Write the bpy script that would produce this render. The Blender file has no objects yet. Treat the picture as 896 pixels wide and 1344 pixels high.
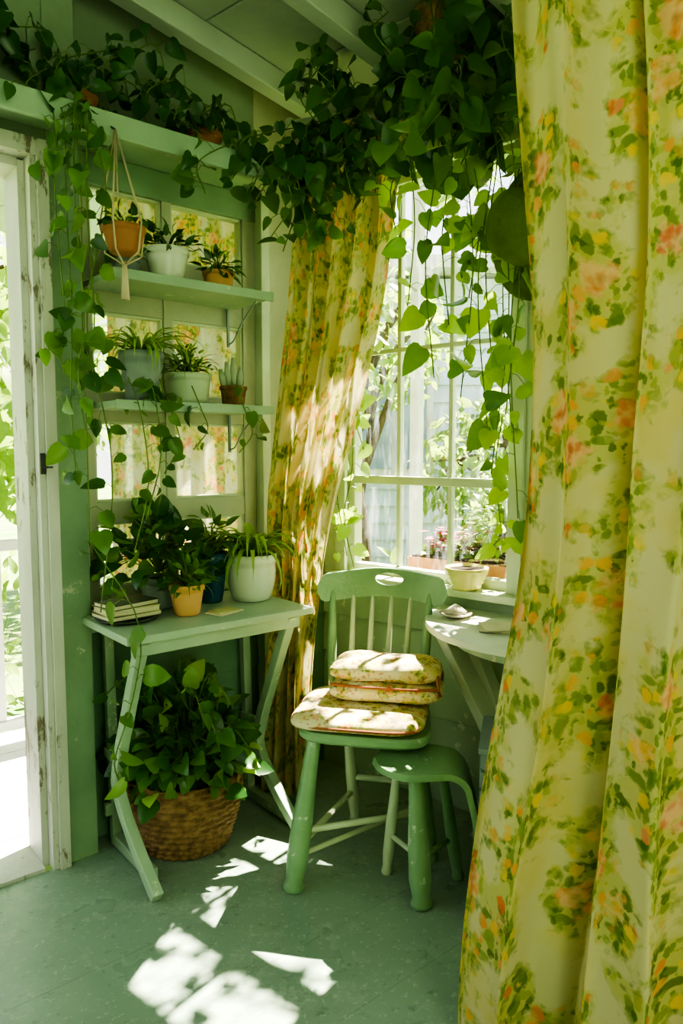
import bpy, math, random
from mathutils import Vector, Matrix
V=Vector
R=random.Random(11)
scene=bpy.context.scene
try:
    scene.view_settings.view_transform='AgX'
    scene.view_settings.look='AgX - High Contrast'
    scene.view_settings.exposure=-.12
except Exception as e: print(e)

# ------------------------------------------------------------------ frames
K=V((.008,2.784,0))
A=V((-.77,-.637,0)).normalized(); nL=V((.637,-.77,0)).normalized()
B=V((.766,-.643,0)).normalized(); nR=V((-.643,-.766,0)).normalized()
def L(a,o,z=0): 
    p=K+A*a+nL*o; return V((p.x,p.y,z))
def W(b,o,z=0):
    p=K+B*b+nR*o; return V((p.x,p.y,z))
def oL(p): return (V((p[0],p[1],0))-K).dot(nL)
def oR(p): return (V((p[0],p[1],0))-K).dot(nR)
def ceilz(p): return 2.45+.2*max(-.4,oR(p))

# ------------------------------------------------------------------ mesh builder
class MB:
    def __init__(s): s.v=[];s.f=[];s.m=[];s.s=[];s.mats=[]
    def mi(s,mat):
        if mat not in s.mats: s.mats.append(mat)
        return s.mats.index(mat)
    def add(s,vs,fs,mat,smooth=False):
        o=len(s.v); k=s.mi(mat)
        s.v+= [tuple(p) for p in vs]
        for f in fs:
            s.f.append([i+o for i in f]); s.m.append(k); s.s.append(smooth)
    def hexa(s,p,mat):
        s.add(p,[(3,2,1,0),(4,5,6,7),(0,1,5,4),(1,2,6,5),(2,3,7,6),(3,0,4,7)],mat)
    def boxf(s,fr,a0,a1,o0,o1,z0,z1,mat,top=None):
        c=[fr(a0,o0),fr(a1,o0),fr(a1,o1),fr(a0,o1)]
        bot=[V((p.x,p.y,z0)) for p in c]
        tp=[V((p.x,p.y,(top(p) if top else z1))) for p in c]
        s.hexa(bot+tp,mat)
    def box(s,c,d,mat,rot=0):
        M=Matrix.Rotation(rot,3,'Z'); c=V(c)
        p=[]
        for z in(-.5,.5):
            for x,y in((-.5,-.5),(.5,-.5),(.5,.5),(-.5,.5)):
                p.append(c+M@V((x*d[0],y*d[1],z*d[2])))
        s.hexa(p,mat)
    def beam(s,p0,p1,w,h,mat,up=(0,0,1)):
        p0=V(p0);p1=V(p1);t=(p1-p0).normalized();u=V(up)
        sd=t.cross(u).normalized();u=sd.cross(t).normalized()
        p=[]
        for q in(p0,p1):
            for x,y in((-.5,-.5),(.5,-.5),(.5,.5),(-.5,.5)):
                p.append(q+sd*x*w+u*y*h)
        s.hexa(p,mat)
    def tube(s,pts,rad,mat,seg=8,cap=True,flat=None):
        pts=[V(p) for p in pts]; n=len(pts)
        if not hasattr(rad,'__len__'): rad=[rad]*n
        vs=[];fs=[]
        t=(pts[1]-pts[0]).normalized()
        ref=V((0,0,1)) if abs(t.z)<.9 else V((1,0,0))
        x=t.cross(ref).normalized()
        for i in range(n):
            t=(pts[min(i+1,n-1)]-pts[max(i-1,0)])
            if t.length<1e-9: t=V((0,0,1))
            t.normalize()
            x=(x-t*x.dot(t)).normalized(); y=t.cross(x)
            for k in range(seg):
                a=2*math.pi*k/seg
                vs.append(pts[i]+(x*math.cos(a)+y*math.sin(a))*rad[i])
        for i in range(n-1):
            for k in range(seg):
                k2=(k+1)%seg
                fs.append((i*seg+k,i*seg+k2,(i+1)*seg+k2,(i+1)*seg+k))
        if cap:
            fs.append(tuple(reversed(range(seg)))); fs.append(tuple((n-1)*seg+k for k in range(seg)))
        s.add(vs,fs,mat,seg>5)
    def lathe(s,c,prof,mat,seg=32,rip=None,sx=1,sy=1):
        c=V(c);vs=[];fs=[];n=len(prof)
        for i,(r,z) in enumerate(prof):
            for k in range(seg):
                a=2*math.pi*k/seg
                rr=r+(rip(a,i,z) if rip else 0)
                vs.append(c+V((rr*math.cos(a)*sx,rr*math.sin(a)*sy,z)))
        for i in range(n-1):
            for k in range(seg):
                k2=(k+1)%seg
                fs.append((i*seg+k,i*seg+k2,(i+1)*seg+k2,(i+1)*seg+k))
        fs.append(tuple(reversed(range(seg)))); fs.append(tuple((n-1)*seg+k for k in range(seg)))
        s.add(vs,fs,mat,True)
    def leaf(s,p,d,n,size,mat,wr=1.0,droop=.22,fold=.2,heart=True):
        d=V(d).normalized(); n=V(n); sd=d.cross(n)
        if sd.length<1e-4: sd=d.cross(V((.3,.5,.8)))
        sd.normalize(); n=sd.cross(d).normalized()
        mid=[0,.14,.34,.58,.82,1.0]
        if heart: side=[(-.07,.2),(.04,.38),(.27,.46),(.54,.39),(.80,.21)]
        else: side=[(.03,.06),(.14,.2),(.34,.27),(.56,.24),(.8,.13)]
        vs=[];p=V(p)
        def q(l,w): 
            return p+(d*l+sd*w*wr+n*(fold*abs(w)-droop*max(l,0)**2))*size
        for m in mid: vs.append(q(m,0))
        for l,w in side: vs.append(q(l,w))
        for l,w in side: vs.append(q(l,-w))
        fs=[]
        for i in range(4):
            fs.append((i,i+1,7+i,6+i)); fs.append((i+1,i,11+i,12+i))
        fs.append((4,5,10)); fs.append((5,4,15))
        s.add(vs,fs,mat,True)
    def strap(s,p,d,length,w,mat,arch=1.0,seg=8):
        p=V(p);h=V((d[0],d[1],0)).normalized();sd=V((-h.y,h.x,0))
        vs=[];pos=p.copy();ang=math.atan2(d[2],V((d[0],d[1],0)).length)
        for i in range(seg+1):
            t=i/seg; ww=w*(math.sin(math.pi*min(1,.12+.88*t)**.8)*.9+.06)*(1-t*.2)
            vs+= [pos-sd*ww*.5+V((0,0,ww*.25)),pos,pos+sd*ww*.5+V((0,0,ww*.25))]
            pos=pos+(h*math.cos(ang)+V((0,0,1))*math.sin(ang))*length/seg
            ang-=arch*(.18+.32*t)
        fs=[]
        for i in range(seg):
            o=i*3
            fs+= [(o,o+1,o+4,o+3),(o+1,o+2,o+5,o+4)]
        s.add(vs,fs,mat,True)
    def pillow(s,c,ax,dims,mat,pw=.35,nu=32,nv=16,wob=.0):
        c=V(c);vs=[];fs=[]
        def sp(x,e): return math.copysign(abs(x)**e,x)
        for j in range(nv+1):
            ph=-math.pi/2+math.pi*j/nv
            for i in range(nu):
                th=2*math.pi*i/nu
                x=sp(math.cos(ph),.55)*sp(math.cos(th),pw); y=sp(math.cos(ph),.55)*sp(math.sin(th),pw); z=sp(math.sin(ph),.8)
                w=1+wob*math.sin(3*th+2)*math.cos(2*ph)
                zz=z*dims[2]*.5*(1+wob*2*math.sin(x*5+1)*math.cos(y*4))
                vs.append(c+ax[0]*x*dims[0]*.5*w+ax[1]*y*dims[1]*.5*w+ax[2]*zz)
        for j in range(nv):
            for i in range(nu):
                i2=(i+1)%nu
                fs.append((j*nu+i,j*nu+i2,(j+1)*nu+i2,(j+1)*nu+i))
        s.add(vs,fs,mat,True)
    def build(s,name,bevel=0,solid=0):
        me=bpy.data.meshes.new(name); me.from_pydata(s.v,[],s.f)
        for m in s.mats: me.materials.append(m)
        me.polygons.foreach_set('material_index',s.m)
        me.polygons.foreach_set('use_smooth',s.s)
        me.update()
        ob=bpy.data.objects.new(name,me); scene.collection.objects.link(ob)
        if bevel:
            md=ob.modifiers.new('b','BEVEL'); md.width=bevel; md.segments=2; md.limit_method='ANGLE'; md.angle_limit=.9
        if solid:
            md=ob.modifiers.new('s','SOLIDIFY'); md.thickness=solid; md.offset=0
        return ob

def cat(pts,n):
    pts=[V(p) for p in pts]; P=[pts[0]*2-pts[1]]+pts+[pts[-1]*2-pts[-2]]
    out=[];m=len(pts)-1
    for i in range(n+1):
        t=i/n*m; k=min(int(t),m-1); u=t-k
        a,b,c,d=P[k:k+4]
        out.append(.5*((2*b)+(c-a)*u+(2*a-5*b+4*c-d)*u*u+(3*b-a-3*c+d)*u**3))
    return out

# ------------------------------------------------------------------ materials
def mat_new(name):
    m=bpy.data.materials.new(name); m.use_nodes=True; nt=m.node_tree; nt.nodes.clear(); return m,nt
def N(nt,t,**k):
    n=nt.nodes.new(t)
    for a,b in k.items(): setattr(n,a,b)
    return n
def setin(nt,sock,val):
    if hasattr(val,'is_linked') or hasattr(val,'links'): nt.links.new(val,sock)
    else: sock.default_value=val
def mth(nt,op,a,b=0.0,c=None,clamp=False):
    n=N(nt,'ShaderNodeMath',operation=op,use_clamp=clamp); setin(nt,n.inputs[0],a); setin(nt,n.inputs[1],b)
    if c is not None: setin(nt,n.inputs[2],c)
    return n.outputs[0]
def c4(c): return (c[0],c[1],c[2],1)
def mixc(nt,f,a,b,bt='MIX'):
    n=N(nt,'ShaderNodeMixRGB',blend_type=bt); setin(nt,n.inputs[0],f)
    setin(nt,n.inputs[1],c4(a) if isinstance(a,tuple) else a); setin(nt,n.inputs[2],c4(b) if isinstance(b,tuple) else b)
    return n.outputs[0]
def noise(nt,vec,scale,detail=3,rough=.55,out=0):
    n=N(nt,'ShaderNodeTexNoise'); n.inputs['Scale'].default_value=scale; n.inputs['Detail'].default_value=detail; n.inputs['Roughness'].default_value=rough
    nt.links.new(vec,n.inputs['Vector']); return n.outputs[out]
def ramp(nt,f,stops):
    n=N(nt,'ShaderNodeValToRGB'); nt.links.new(f,n.inputs[0]); e=n.color_ramp.elements
    while len(e)<len(stops): e.new(.5)
    for i,(p,c) in enumerate(stops): e[i].position=p; e[i].color=c4(c)
    return n.outputs[0]
def mapping(nt,vec,scale):
    n=N(nt,'ShaderNodeMapping'); nt.links.new(vec,n.inputs[0]); n.inputs['Scale'].default_value=scale; return n.outputs[0]
def finish(nt,sh):
    o=N(nt,'ShaderNodeOutputMaterial'); nt.links.new(sh,o.inputs[0])
def paint(name,col,rough=.5,col2=None,wear=None,wearamt=.62,scale=3,bump=.15,stretch=(1,1,1),spec=.5):
    m,nt=mat_new(name); tc=N(nt,'ShaderNodeTexCoord').outputs['Object']
    v=mapping(nt,tc,stretch)
    n1=noise(nt,v,scale,5); col2=col2 or tuple(c*.72 for c in col)
    c=ramp(nt,n1,[(.3,col2),(.65,col)])
    if wear:
        n2=noise(nt,v,scale*7,6,.7); n3=noise(nt,v,scale*1.3,2)
        s=mth(nt,'ADD',mth(nt,'MULTIPLY',n2,.6),mth(nt,'MULTIPLY',n3,.4))
        f=mth(nt,'MULTIPLY',mth(nt,'SUBTRACT',s,wearamt),25,clamp=True)
        c=mixc(nt,f,c,wear)
    p=N(nt,'ShaderNodeBsdfPrincipled'); nt.links.new(c,p.inputs['Base Color']); p.inputs['Roughness'].default_value=rough
    p.inputs['Specular IOR Level'].default_value=spec
    if bump:
        b=N(nt,'ShaderNodeBump'); b.inputs['Strength'].default_value=bump; b.inputs['Distance'].default_value=.01
        nt.links.new(noise(nt,v,scale*12,4),b.inputs['Height']); nt.links.new(b.outputs[0],p.inputs['Normal'])
    finish(nt,p.outputs[0]); return m
def leafmat(name,cols,trans=.4,tcol=(.35,.6,.08),rough=.35):
    m,nt=mat_new(name)
    g=N(nt,'ShaderNodeNewGeometry').outputs['Random Per Island']
    c=ramp(nt,g,[(i/(len(cols)-1),k) for i,k in enumerate(cols)])
    tc=N(nt,'ShaderNodeTexCoord').outputs['Object']
    c=mixc(nt,mth(nt,'MULTIPLY',noise(nt,tc,40,2),.5),c,tuple(min(1,x*1.6+.01) for x in cols[-1]))
    p=N(nt,'ShaderNodeBsdfPrincipled'); nt.links.new(c,p.inputs['Base Color']); p.inputs['Roughness'].default_value=rough
    t=N(nt,'ShaderNodeBsdfTranslucent'); nt.links.new(mixc(nt,.7,c,tcol),t.inputs[0])
    x=N(nt,'ShaderNodeMixShader'); x.inputs[0].default_value=trans
    nt.links.new(p.outputs[0],x.inputs[1]); nt.links.new(t.outputs[0],x.inputs[2]); finish(nt,x.outputs[0]); return m
def floral(name,s=1.0,base=(.66,.58,.33),trans=.34,coord='UV',red=False,dens=0.0):
    m,nt=mat_new(name); uv=N(nt,'ShaderNodeTexCoord').outputs[coord]
    def warp(sc,amt,off):
        mp=N(nt,'ShaderNodeMapping'); nt.links.new(uv,mp.inputs[0]); mp.inputs['Location'].default_value=(off,off*1.7,0)
        nc=noise(nt,mp.outputs[0],sc*s,3,.6,1)
        a=N(nt,'ShaderNodeVectorMath',operation='MULTIPLY_ADD'); nt.links.new(nc,a.inputs[0]); a.inputs[1].default_value=(amt/s,)*3; nt.links.new(mp.outputs[0],a.inputs[2]); return a.outputs[0]
    P=warp(15,.045,0); P2=warp(34,.030,0)
    def vor(vec,sc,st=(1,1,1),rnd=1.0,feat='F1'):
        n=N(nt,'ShaderNodeTexVoronoi'); n.inputs['Scale'].default_value=sc*s; n.inputs['Randomness'].default_value=rnd
        nt.links.new(mapping(nt,vec,st),n.inputs['Vector'])
        sep=N(nt,'ShaderNodeSeparateColor'); nt.links.new(n.outputs['Color'],sep.inputs[0])
        return n.outputs['Distance'],sep.outputs[0],sep.outputs[1],sep.outputs[2]
    def less(d,th,k=14): return mth(nt,'MULTIPLY',mth(nt,'SUBTRACT',th,d),k,clamp=True)
    def gt(d,th,k=12): return mth(nt,'MULTIPLY',mth(nt,'SUBTRACT',d,th),k,clamp=True)
    mul=lambda a,b: mth(nt,'MULTIPLY',a,b)
    d1,r1,g1,b1=vor(P,7.2,(1,.85,1),.85)
    keep=gt(r1,.12)
    near=less(d1,.60,5)
    cl=gt(mth(nt,'ADD',noise(nt,P,9*s,4),mul(near,.13)),.485-dens,9)
    c=mixc(nt,mul(gt(noise(nt,P,5.5*s,3),.47,7),.55),base,(.68,.53,.16))
    c=mixc(nt,mul(cl,.75),c,(.54,.50,.16))
    for vec,scl,st,th,kp in((P2,32,(1,.5,1),.48,.12),(P,43,(.5,1,1),.48,.20),(P2,58,(1,.6,1),.48,.28)):
        d3,r3,g3,b3=vor(vec,scl,st)
        lc=ramp(nt,g3,[(0,(.07,.14,.03)),(.5,(.19,.27,.06)),(1,(.44,.43,.10))])
        c=mixc(nt,mul(mul(less(d3,th,8),gt(r3,kp)),mul(cl,.80)),c,lc)
    d2,r2,g2,b2=vor(P2,27)
    sc_=ramp(nt,g2,[(0,(.76,.20,.09)),(.3,(.84,.38,.10)),(.55,(.85,.57,.08)),(.8,(.83,.56,.10)),(1,(.78,.26,.16))])
    c=mixc(nt,mul(mul(less(d2,.44,9),gt(r2,.42)),mul(cl,.88)),c,sc_)
    d4,r4,g4,b4=vor(P2,42)
    rose=ramp(nt,g1,[(0,(.74,.20,.12)),(.35,(.82,.35,.14)),(.6,(.84,.48,.10)),(.8,(.80,.38,.16)),(1,(.74,.25,.18))])
    rose=mixc(nt,mul(gt(d4,.32,3.2),.7),rose,(.86,.58,.34))
    rose=mixc(nt,mul(less(d4,.22,8),.45),rose,(.60,.12,.06))
    rose=mixc(nt,mul(less(d1,.09,12),.6),rose,(.46,.08,.04))
    edge=mth(nt,'ADD',d1,mul(mth(nt,'SUBTRACT',noise(nt,uv,30*s,3),.5),.55))
    c=mixc(nt,mul(mul(less(edge,.265,10),keep),.9),c,rose)
    if red: c=mixc(nt,mul(gt(noise(nt,P,30*s,2),.57,10),.6),c,(.45,.06,.04))
    p=N(nt,'ShaderNodeBsdfPrincipled'); nt.links.new(c,p.inputs['Base Color']); p.inputs['Roughness'].default_value=.9; p.inputs['Specular IOR Level'].default_value=.1
    b=N(nt,'ShaderNodeBump'); b.inputs['Strength'].default_value=.3; b.inputs['Distance'].default_value=.008
    nt.links.new(noise(nt,uv,18,4),b.inputs['Height']); nt.links.new(b.outputs[0],p.inputs['Normal'])
    sh=p.outputs[0]
    if trans:
        t=N(nt,'ShaderNodeBsdfTranslucent'); nt.links.new(c,t.inputs[0])
        x=N(nt,'ShaderNodeMixShader'); x.inputs[0].default_value=trans
        nt.links.new(sh,x.inputs[1]); nt.links.new(t.outputs[0],x.inputs[2]); sh=x.outputs[0]
    finish(nt,sh); return m
def glassmat(name,haze=.03,gloss=.05,thr=.42):
    m,nt=mat_new(name); tr=N(nt,'ShaderNodeBsdfTransparent'); gl=N(nt,'ShaderNodeBsdfGlossy'); gl.inputs['Roughness'].default_value=.03
    x=N(nt,'ShaderNodeMixShader'); x.inputs[0].default_value=gloss; nt.links.new(tr.outputs[0],x.inputs[1]); nt.links.new(gl.outputs[0],x.inputs[2])
    tc=N(nt,'ShaderNodeTexCoord').outputs['Object']
    f=mth(nt,'MULTIPLY',mth(nt,'SUBTRACT',noise(nt,mapping(nt,tc,(6,6,1)),5,5,.7),thr),haze*8,clamp=True)
    df=N(nt,'ShaderNodeBsdfTranslucent'); df.inputs[0].default_value=(.8,.85,.9,1)
    y=N(nt,'ShaderNodeMixShader'); nt.links.new(f,y.inputs[0]); nt.links.new(x.outputs[0],y.inputs[1]); nt.links.new(df.outputs[0],y.inputs[2])
    finish(nt,y.outputs[0]); return m

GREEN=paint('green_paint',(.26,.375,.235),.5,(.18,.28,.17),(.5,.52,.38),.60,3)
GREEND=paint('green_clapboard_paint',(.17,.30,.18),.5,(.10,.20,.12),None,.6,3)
GREENL=paint('light_green_paint',(.38,.50,.35),.42,(.29,.40,.27),(.62,.66,.5),.59,4)
SHELF=paint('shelf_green_paint',(.36,.48,.34),.4,(.27,.38,.26),(.6,.62,.48),.59,4)
CHAIRG=paint('chair_green_paint',(.26,.41,.22),.33,(.17,.30,.15),(.5,.58,.42),.59,6)
PALE=paint('pale_green_trim',(.60,.66,.46),.45,(.46,.54,.35),(.7,.72,.6),.64,4)
TABLEP=paint('pale_table_paint',(.66,.70,.56),.4,(.54,.60,.45),(.3,.34,.24),.66,4)
CREAM=paint('cream_frame_paint',(.50,.51,.36),.55,(.36,.39,.26),(.25,.22,.12),.66,4)
WHITE=paint('weathered_white_paint',(.66,.65,.59),.55,(.46,.46,.40),(.22,.18,.13),.57,5,stretch=(1,1,.3))
DECK=paint('white_deck_paint',(.62,.62,.60),.5)
CEIL=paint('ceiling_paint',(.42,.48,.39),.6,(.32,.38,.30),None)
UPPER=paint('upper_wall_paint',(.24,.31,.21),.6,(.16,.22,.14),None)
RAFT=paint('rafter_paint',(.50,.56,.46),.55,(.38,.44,.35),(.25,.26,.16),.64)
TERRA=paint('terracotta',(.46,.20,.09),.8,(.33,.14,.06))
TERRAL=paint('pale_terracotta',(.76,.44,.18),.75,(.64,.33,.13))
WPOT=paint('white_ceramic',(.74,.77,.64),.25,(.62,.66,.52),bump=.03)
GPOT=paint('grey_ceramic',(.26,.31,.28),.5,(.16,.20,.18),scale=12)
CPOT=paint('celadon_ceramic',(.42,.50,.34),.4,(.34,.40,.27))
BPOT=paint('blue_ceramic',(.03,.12,.16),.2,(.01,.06,.10),bump=.02)
SOIL=paint('soil',(.05,.03,.02),.95,bump=.6,scale=20)
STEM=paint('stem_green',(.14,.22,.05),.5,bump=0)
ROPE=paint('jute_rope',(.60,.50,.34),.9)
IRON=paint('dark_iron',(.06,.06,.05),.5)
WICK=paint('wicker',(.38,.22,.09),.55,(.14,.07,.025),scale=38,bump=.6)
PAPER=paint('book_pages',(.75,.68,.45),.8,scale=10,stretch=(1,1,30))
BOOKC=paint('book_cover',(.08,.10,.06),.6); BOOKY=paint('yellow_book_cover',(.6,.58,.25),.6)
GREY=paint('grey_slat_paint',(.26,.33,.30),.6,(.17,.23,.22))
YEL=paint('yellow_ceramic',(.80,.72,.25),.35)
HAT=paint('olive_felt',(.13,.20,.035),.9,(.08,.13,.02),scale=12,bump=.5)
BARK=paint('bark',(.10,.07,.045),.9,scale=10,bump=.6)
SIDING=paint('blue_white_siding',(.52,.60,.68),.6,(.40,.49,.58)); DARKGL=paint('house_window_glass',(.20,.28,.38),.1,bump=0)
GRASS=paint('grass',(.10,.20,.04),.95,(.2,.24,.09),scale=2)
RED=paint('red_flower',(.5,.03,.10),.6,bump=0)
PIPE=paint('rust_piping',(.42,.14,.07),.8)
SHELLM=paint('seashell',(.7,.62,.5),.4)
LEAFD=leafmat('dark_leaf',[(.012,.045,.012),(.018,.070,.016),(.035,.11,.025)],.2,(.2,.4,.05),.28)
LEAFM=leafmat('pothos_leaf',[(.016,.065,.012),(.030,.11,.018),(.07,.19,.03)],.38,(.38,.62,.05),.28)
LEAFV=leafmat('variegated_leaf',[(.06,.19,.02),(.16,.34,.04),(.34,.48,.10)],.5,(.58,.78,.08),.35)
LEAFS=leafmat('spider_plant_leaf',[(.06,.18,.03),(.14,.30,.05),(.36,.48,.14)],.38,(.5,.7,.12))
LEAFT=leafmat('tree_leaf',[(.04,.10,.015),(.09,.18,.03),(.22,.30,.06)],.42,(.42,.58,.10),.5)
FLORAL=floral('floral_curtain_cloth',1.0)
FLORAL2=floral('floral_window_cloth',1.4,(.60,.58,.45),.42,'UV')
QUILT=floral('floral_quilt_cloth',2.6,(.74,.64,.42),0,'Object',True,-.07)
GLASS=glassmat('window_glass',.06,.06,.47); GLASS2=glassmat('old_glass',.05,.14,.42)

def floormat():
    m,nt=mat_new('green_floor_paint'); tc=N(nt,'ShaderNodeTexCoord').outputs['Object']
    c=ramp(nt,noise(nt,tc,1.6,5,.6),[(.3,(.20,.28,.215)),(.7,(.29,.38,.30))])
    sp=mth(nt,'MULTIPLY',mth(nt,'SUBTRACT',noise(nt,tc,45,6,.75),.57),20,clamp=True)
    c=mixc(nt,mth(nt,'MULTIPLY',sp,.45),c,(.5,.54,.46))
    sp=mth(nt,'MULTIPLY',mth(nt,'SUBTRACT',noise(nt,tc,6,8,.8),.53),10,clamp=True)
    c=mixc(nt,mth(nt,'MULTIPLY',sp,.45),c,(.42,.47,.40))
    sp=mth(nt,'MULTIPLY',mth(nt,'SUBTRACT',noise(nt,mapping(nt,tc,(1,1.3,1)),16,8,.8),.57),12,clamp=True)
    c=mixc(nt,mth(nt,'MULTIPLY',sp,.55),c,(.10,.145,.11))
    p=N(nt,'ShaderNodeBsdfPrincipled'); nt.links.new(c,p.inputs['Base Color'])
    nt.links.new(mth(nt,'ADD',mth(nt,'MULTIPLY',noise(nt,tc,5,4),.38),.13),p.inputs['Roughness'])
    b=N(nt,'ShaderNodeBump'); b.inputs['Strength'].default_value=.3; b.inputs['Distance'].default_value=.006
    nt.links.new(noise(nt,tc,14,5),b.inputs['Height']); nt.links.new(b.outputs[0],p.inputs['Normal'])
    finish(nt,p.outputs[0]); return m
FLOORM=floormat()

# ------------------------------------------------------------------ ROOM
mb=MB()
o=0.0
def astart(o): return -(nL.dot(nR)*o)/(A.dot(nR))
while o<4.4:
    a0=astart(o+.1)-.06
    mb.boxf(L,a0,3.2,o,o+.2474,-.06,0,FLOORM); o+=.248
mb.boxf(L,-.1,.99,-.10,-.001,-.06,0,FLOORM)
mb.build('floor')

mb=MB()
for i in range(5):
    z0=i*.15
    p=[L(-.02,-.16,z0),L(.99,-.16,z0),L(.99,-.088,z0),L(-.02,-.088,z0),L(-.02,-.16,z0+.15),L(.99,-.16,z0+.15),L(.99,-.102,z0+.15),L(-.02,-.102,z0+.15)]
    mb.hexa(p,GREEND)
mb.boxf(L,-.02,.33,-.16,-.1,.75,2.45,CREAM,top=ceilz)
mb.boxf(L,.33,.99,-.16,-.1,2.14,2.5,UPPER,top=ceilz)
mb.boxf(L,.99,1.08,-.16,0,0,2.14,GREEN)
mb.boxf(L,.99,1.08,-.16,0,2.14,2.5,UPPER,top=ceilz)
mb.boxf(L,1.08,2.1,-.16,0,2.09,2.5,UPPER,top=ceilz)
mb.boxf(L,2.1,3.2,-.16,0,0,2.5,GREEN,top=ceilz)
mb.boxf(L,.3,.335,-.1,-.05,.0,2.14,PALE)
mb.boxf(L,.33,.99,-.1,-.085,2.05,2.14,GREEN)
mb.build('wall_left',bevel=.003)

mb=MB()
for i in range(5):
    z0=i*.152
    p=[W(-.1,-.1,z0),W(3,-.1,z0),W(3,.012,z0),W(-.1,.012,z0),W(-.1,-.1,z0+.152),W(3,-.1,z0+.152),W(3,-.002,z0+.152),W(-.1,-.002,z0+.152)]
    mb.hexa(p,GREENL)
mb.boxf(W,-.1,.0,-.1,0,.76,2.4,PALE,top=ceilz)
mb.boxf(W,.72,1.55,-.1,0,.76,2.4,PALE,top=ceilz)
mb.boxf(W,.0,.72,-.1,0,2.22,2.4,PALE,top=ceilz)
mb.boxf(W,1.55,2.35,-.1,0,2.22,2.4,PALE,top=ceilz)
mb.boxf(W,2.35,3,-.1,0,.76,2.4,GREENL,top=ceilz)
mb.build('wall_right',bevel=.003)
mb=MB()
def flat(x0,y0,x1,y1):
    p=[V((x0,y0,0)),V((x1,y0,0)),V((x1,y1,0)),V((x0,y1,0))]
    mb.hexa(p+[V((q.x,q.y,ceilz(q))) for q in p],GREENL)
flat(-2.5,-1.4,2.4,-1.3); flat(2.3,-1.3,2.4,.8); mb.build('wall_back')
mb=MB(); flat(-2.5,-1.3,-2.4,-.0); mb.build('wall_side')

def sash(name,fr,b0,b1,z0,z1,cols,rows,o,frm,gl,fw=.035,mw=.016,meet=None,off=0):
    m=MB()
    m.boxf(fr,b0,b0+fw,o-.02,o+.025,z0,z1,frm); m.boxf(fr,b1-fw,b1,o-.02,o+.025,z0,z1,frm)
    m.boxf(fr,b0+fw,b1-fw,o-.02,o+.025,z0,z0+fw,frm); m.boxf(fr,b0+fw,b1-fw,o-.02,o+.025,z1-fw,z1,frm)
    for c in cols: m.boxf(fr,c-mw/2,c+mw/2,o-.012,o+.012,z0+fw,z1-fw,frm)
    for r in rows: 
        w=mw if r!=meet else .03
        m.boxf(fr,b0+fw,b1-fw,o-.010,o+(.010 if r!=meet else .03),r-w/2,r+w/2,frm)
    m.add([fr(b0+fw*.5,o,z0+.01),fr(b1-fw*.5,o,z0+.01),fr(b1-fw*.5,o,z1-.01),fr(b0+fw*.5,o,z1-.01)],[(0,1,2,3)],gl)
    return m
m=sash('w',W,.0,.72,.78,2.22,[.23,.45],[1.137,1.61],-.05,PALE,GLASS,meet=1.137)
m.boxf(W,-.03,.76,-.13,.06,.757,.782,PALE)
m.boxf(W,-.03,.76,0.001,.018,2.20,2.28,PALE); m.boxf(W,.70,.75,0.001,.018,.782,2.2,PALE); m.boxf(W,-.03,.02,.001,.018,.782,2.2,PALE)
m.build('window_1',bevel=.002)
m=sash('w',W,1.55,2.35,.78,2.22,[1.82,2.1],[1.137,1.61],-.05,PALE,GLASS,meet=1.137)
m.boxf(W,1.5,2.4,-.13,.06,.757,.782,PALE)
m.build('window_2',bevel=.002)
m=MB()
for a0,a1 in((.336,.386),(.656,.689),(.929,.989)): m.boxf(L,a0,a1,-.145,-.092,.752,2.138,CREAM)
for a0,a1 in((.386,.656),(.689,.929)):
    for z0,z1 in((.752,.81),(1.017,1.084),(1.338,1.426),(1.677,1.863),(2.05,2.138)): m.boxf(L,a0,a1,-.14,-.096,z0,z1,CREAM)
    for z0,z1 in((.81,1.017),(1.084,1.338),(1.426,1.677),(1.863,2.05)):
        m.boxf(L,a0,a0+.008,-.13,-.10,z0,z1,PALE); m.boxf(L,a1-.008,a1,-.13,-.10,z0,z1,PALE)
        m.boxf(L,a0+.008,a1-.008,-.13,-.10,z0,z0+.008,PALE); m.boxf(L,a0+.008,a1-.008,-.13,-.10,z1-.008,z1,PALE)
        m.add([L(a0,-.12,z0),L(a1,-.12,z0),L(a1,-.12,z1),L(a0,-.12,z1)],[(0,1,2,3)],GLASS2)
m.build('window_3',bevel=.002)

# door frame
m=MB()
m.boxf(L,1.081,1.112,-.16,.022,0,2.10,WHITE); m.boxf(L,1.112,1.130,-.16,.010,0,2.07,WHITE); m.boxf(L,1.130,1.150,-.16,-.03,0,2.05,WHITE)
m.boxf(L,1.112,2.06,-.16,.022,2.055,2.10,WHITE); m.boxf(L,1.150,2.06,-.16,-.03,2.03,2.055,WHITE)
m.boxf(L,2.06,2.10,-.16,.022,0,2.10,WHITE)
m.boxf(L,1.150,2.06,-.16,.0,-.06,.012,WHITE)
m.boxf(L,1.114,1.128,.010,.016,1.18,1.24,IRON)
m.tube([L(1.12,.016,1.2),L(1.12,.03,1.2),L(1.10,.035,1.2)],.003,IRON,6)
m.build('door_1',bevel=.003)

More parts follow.
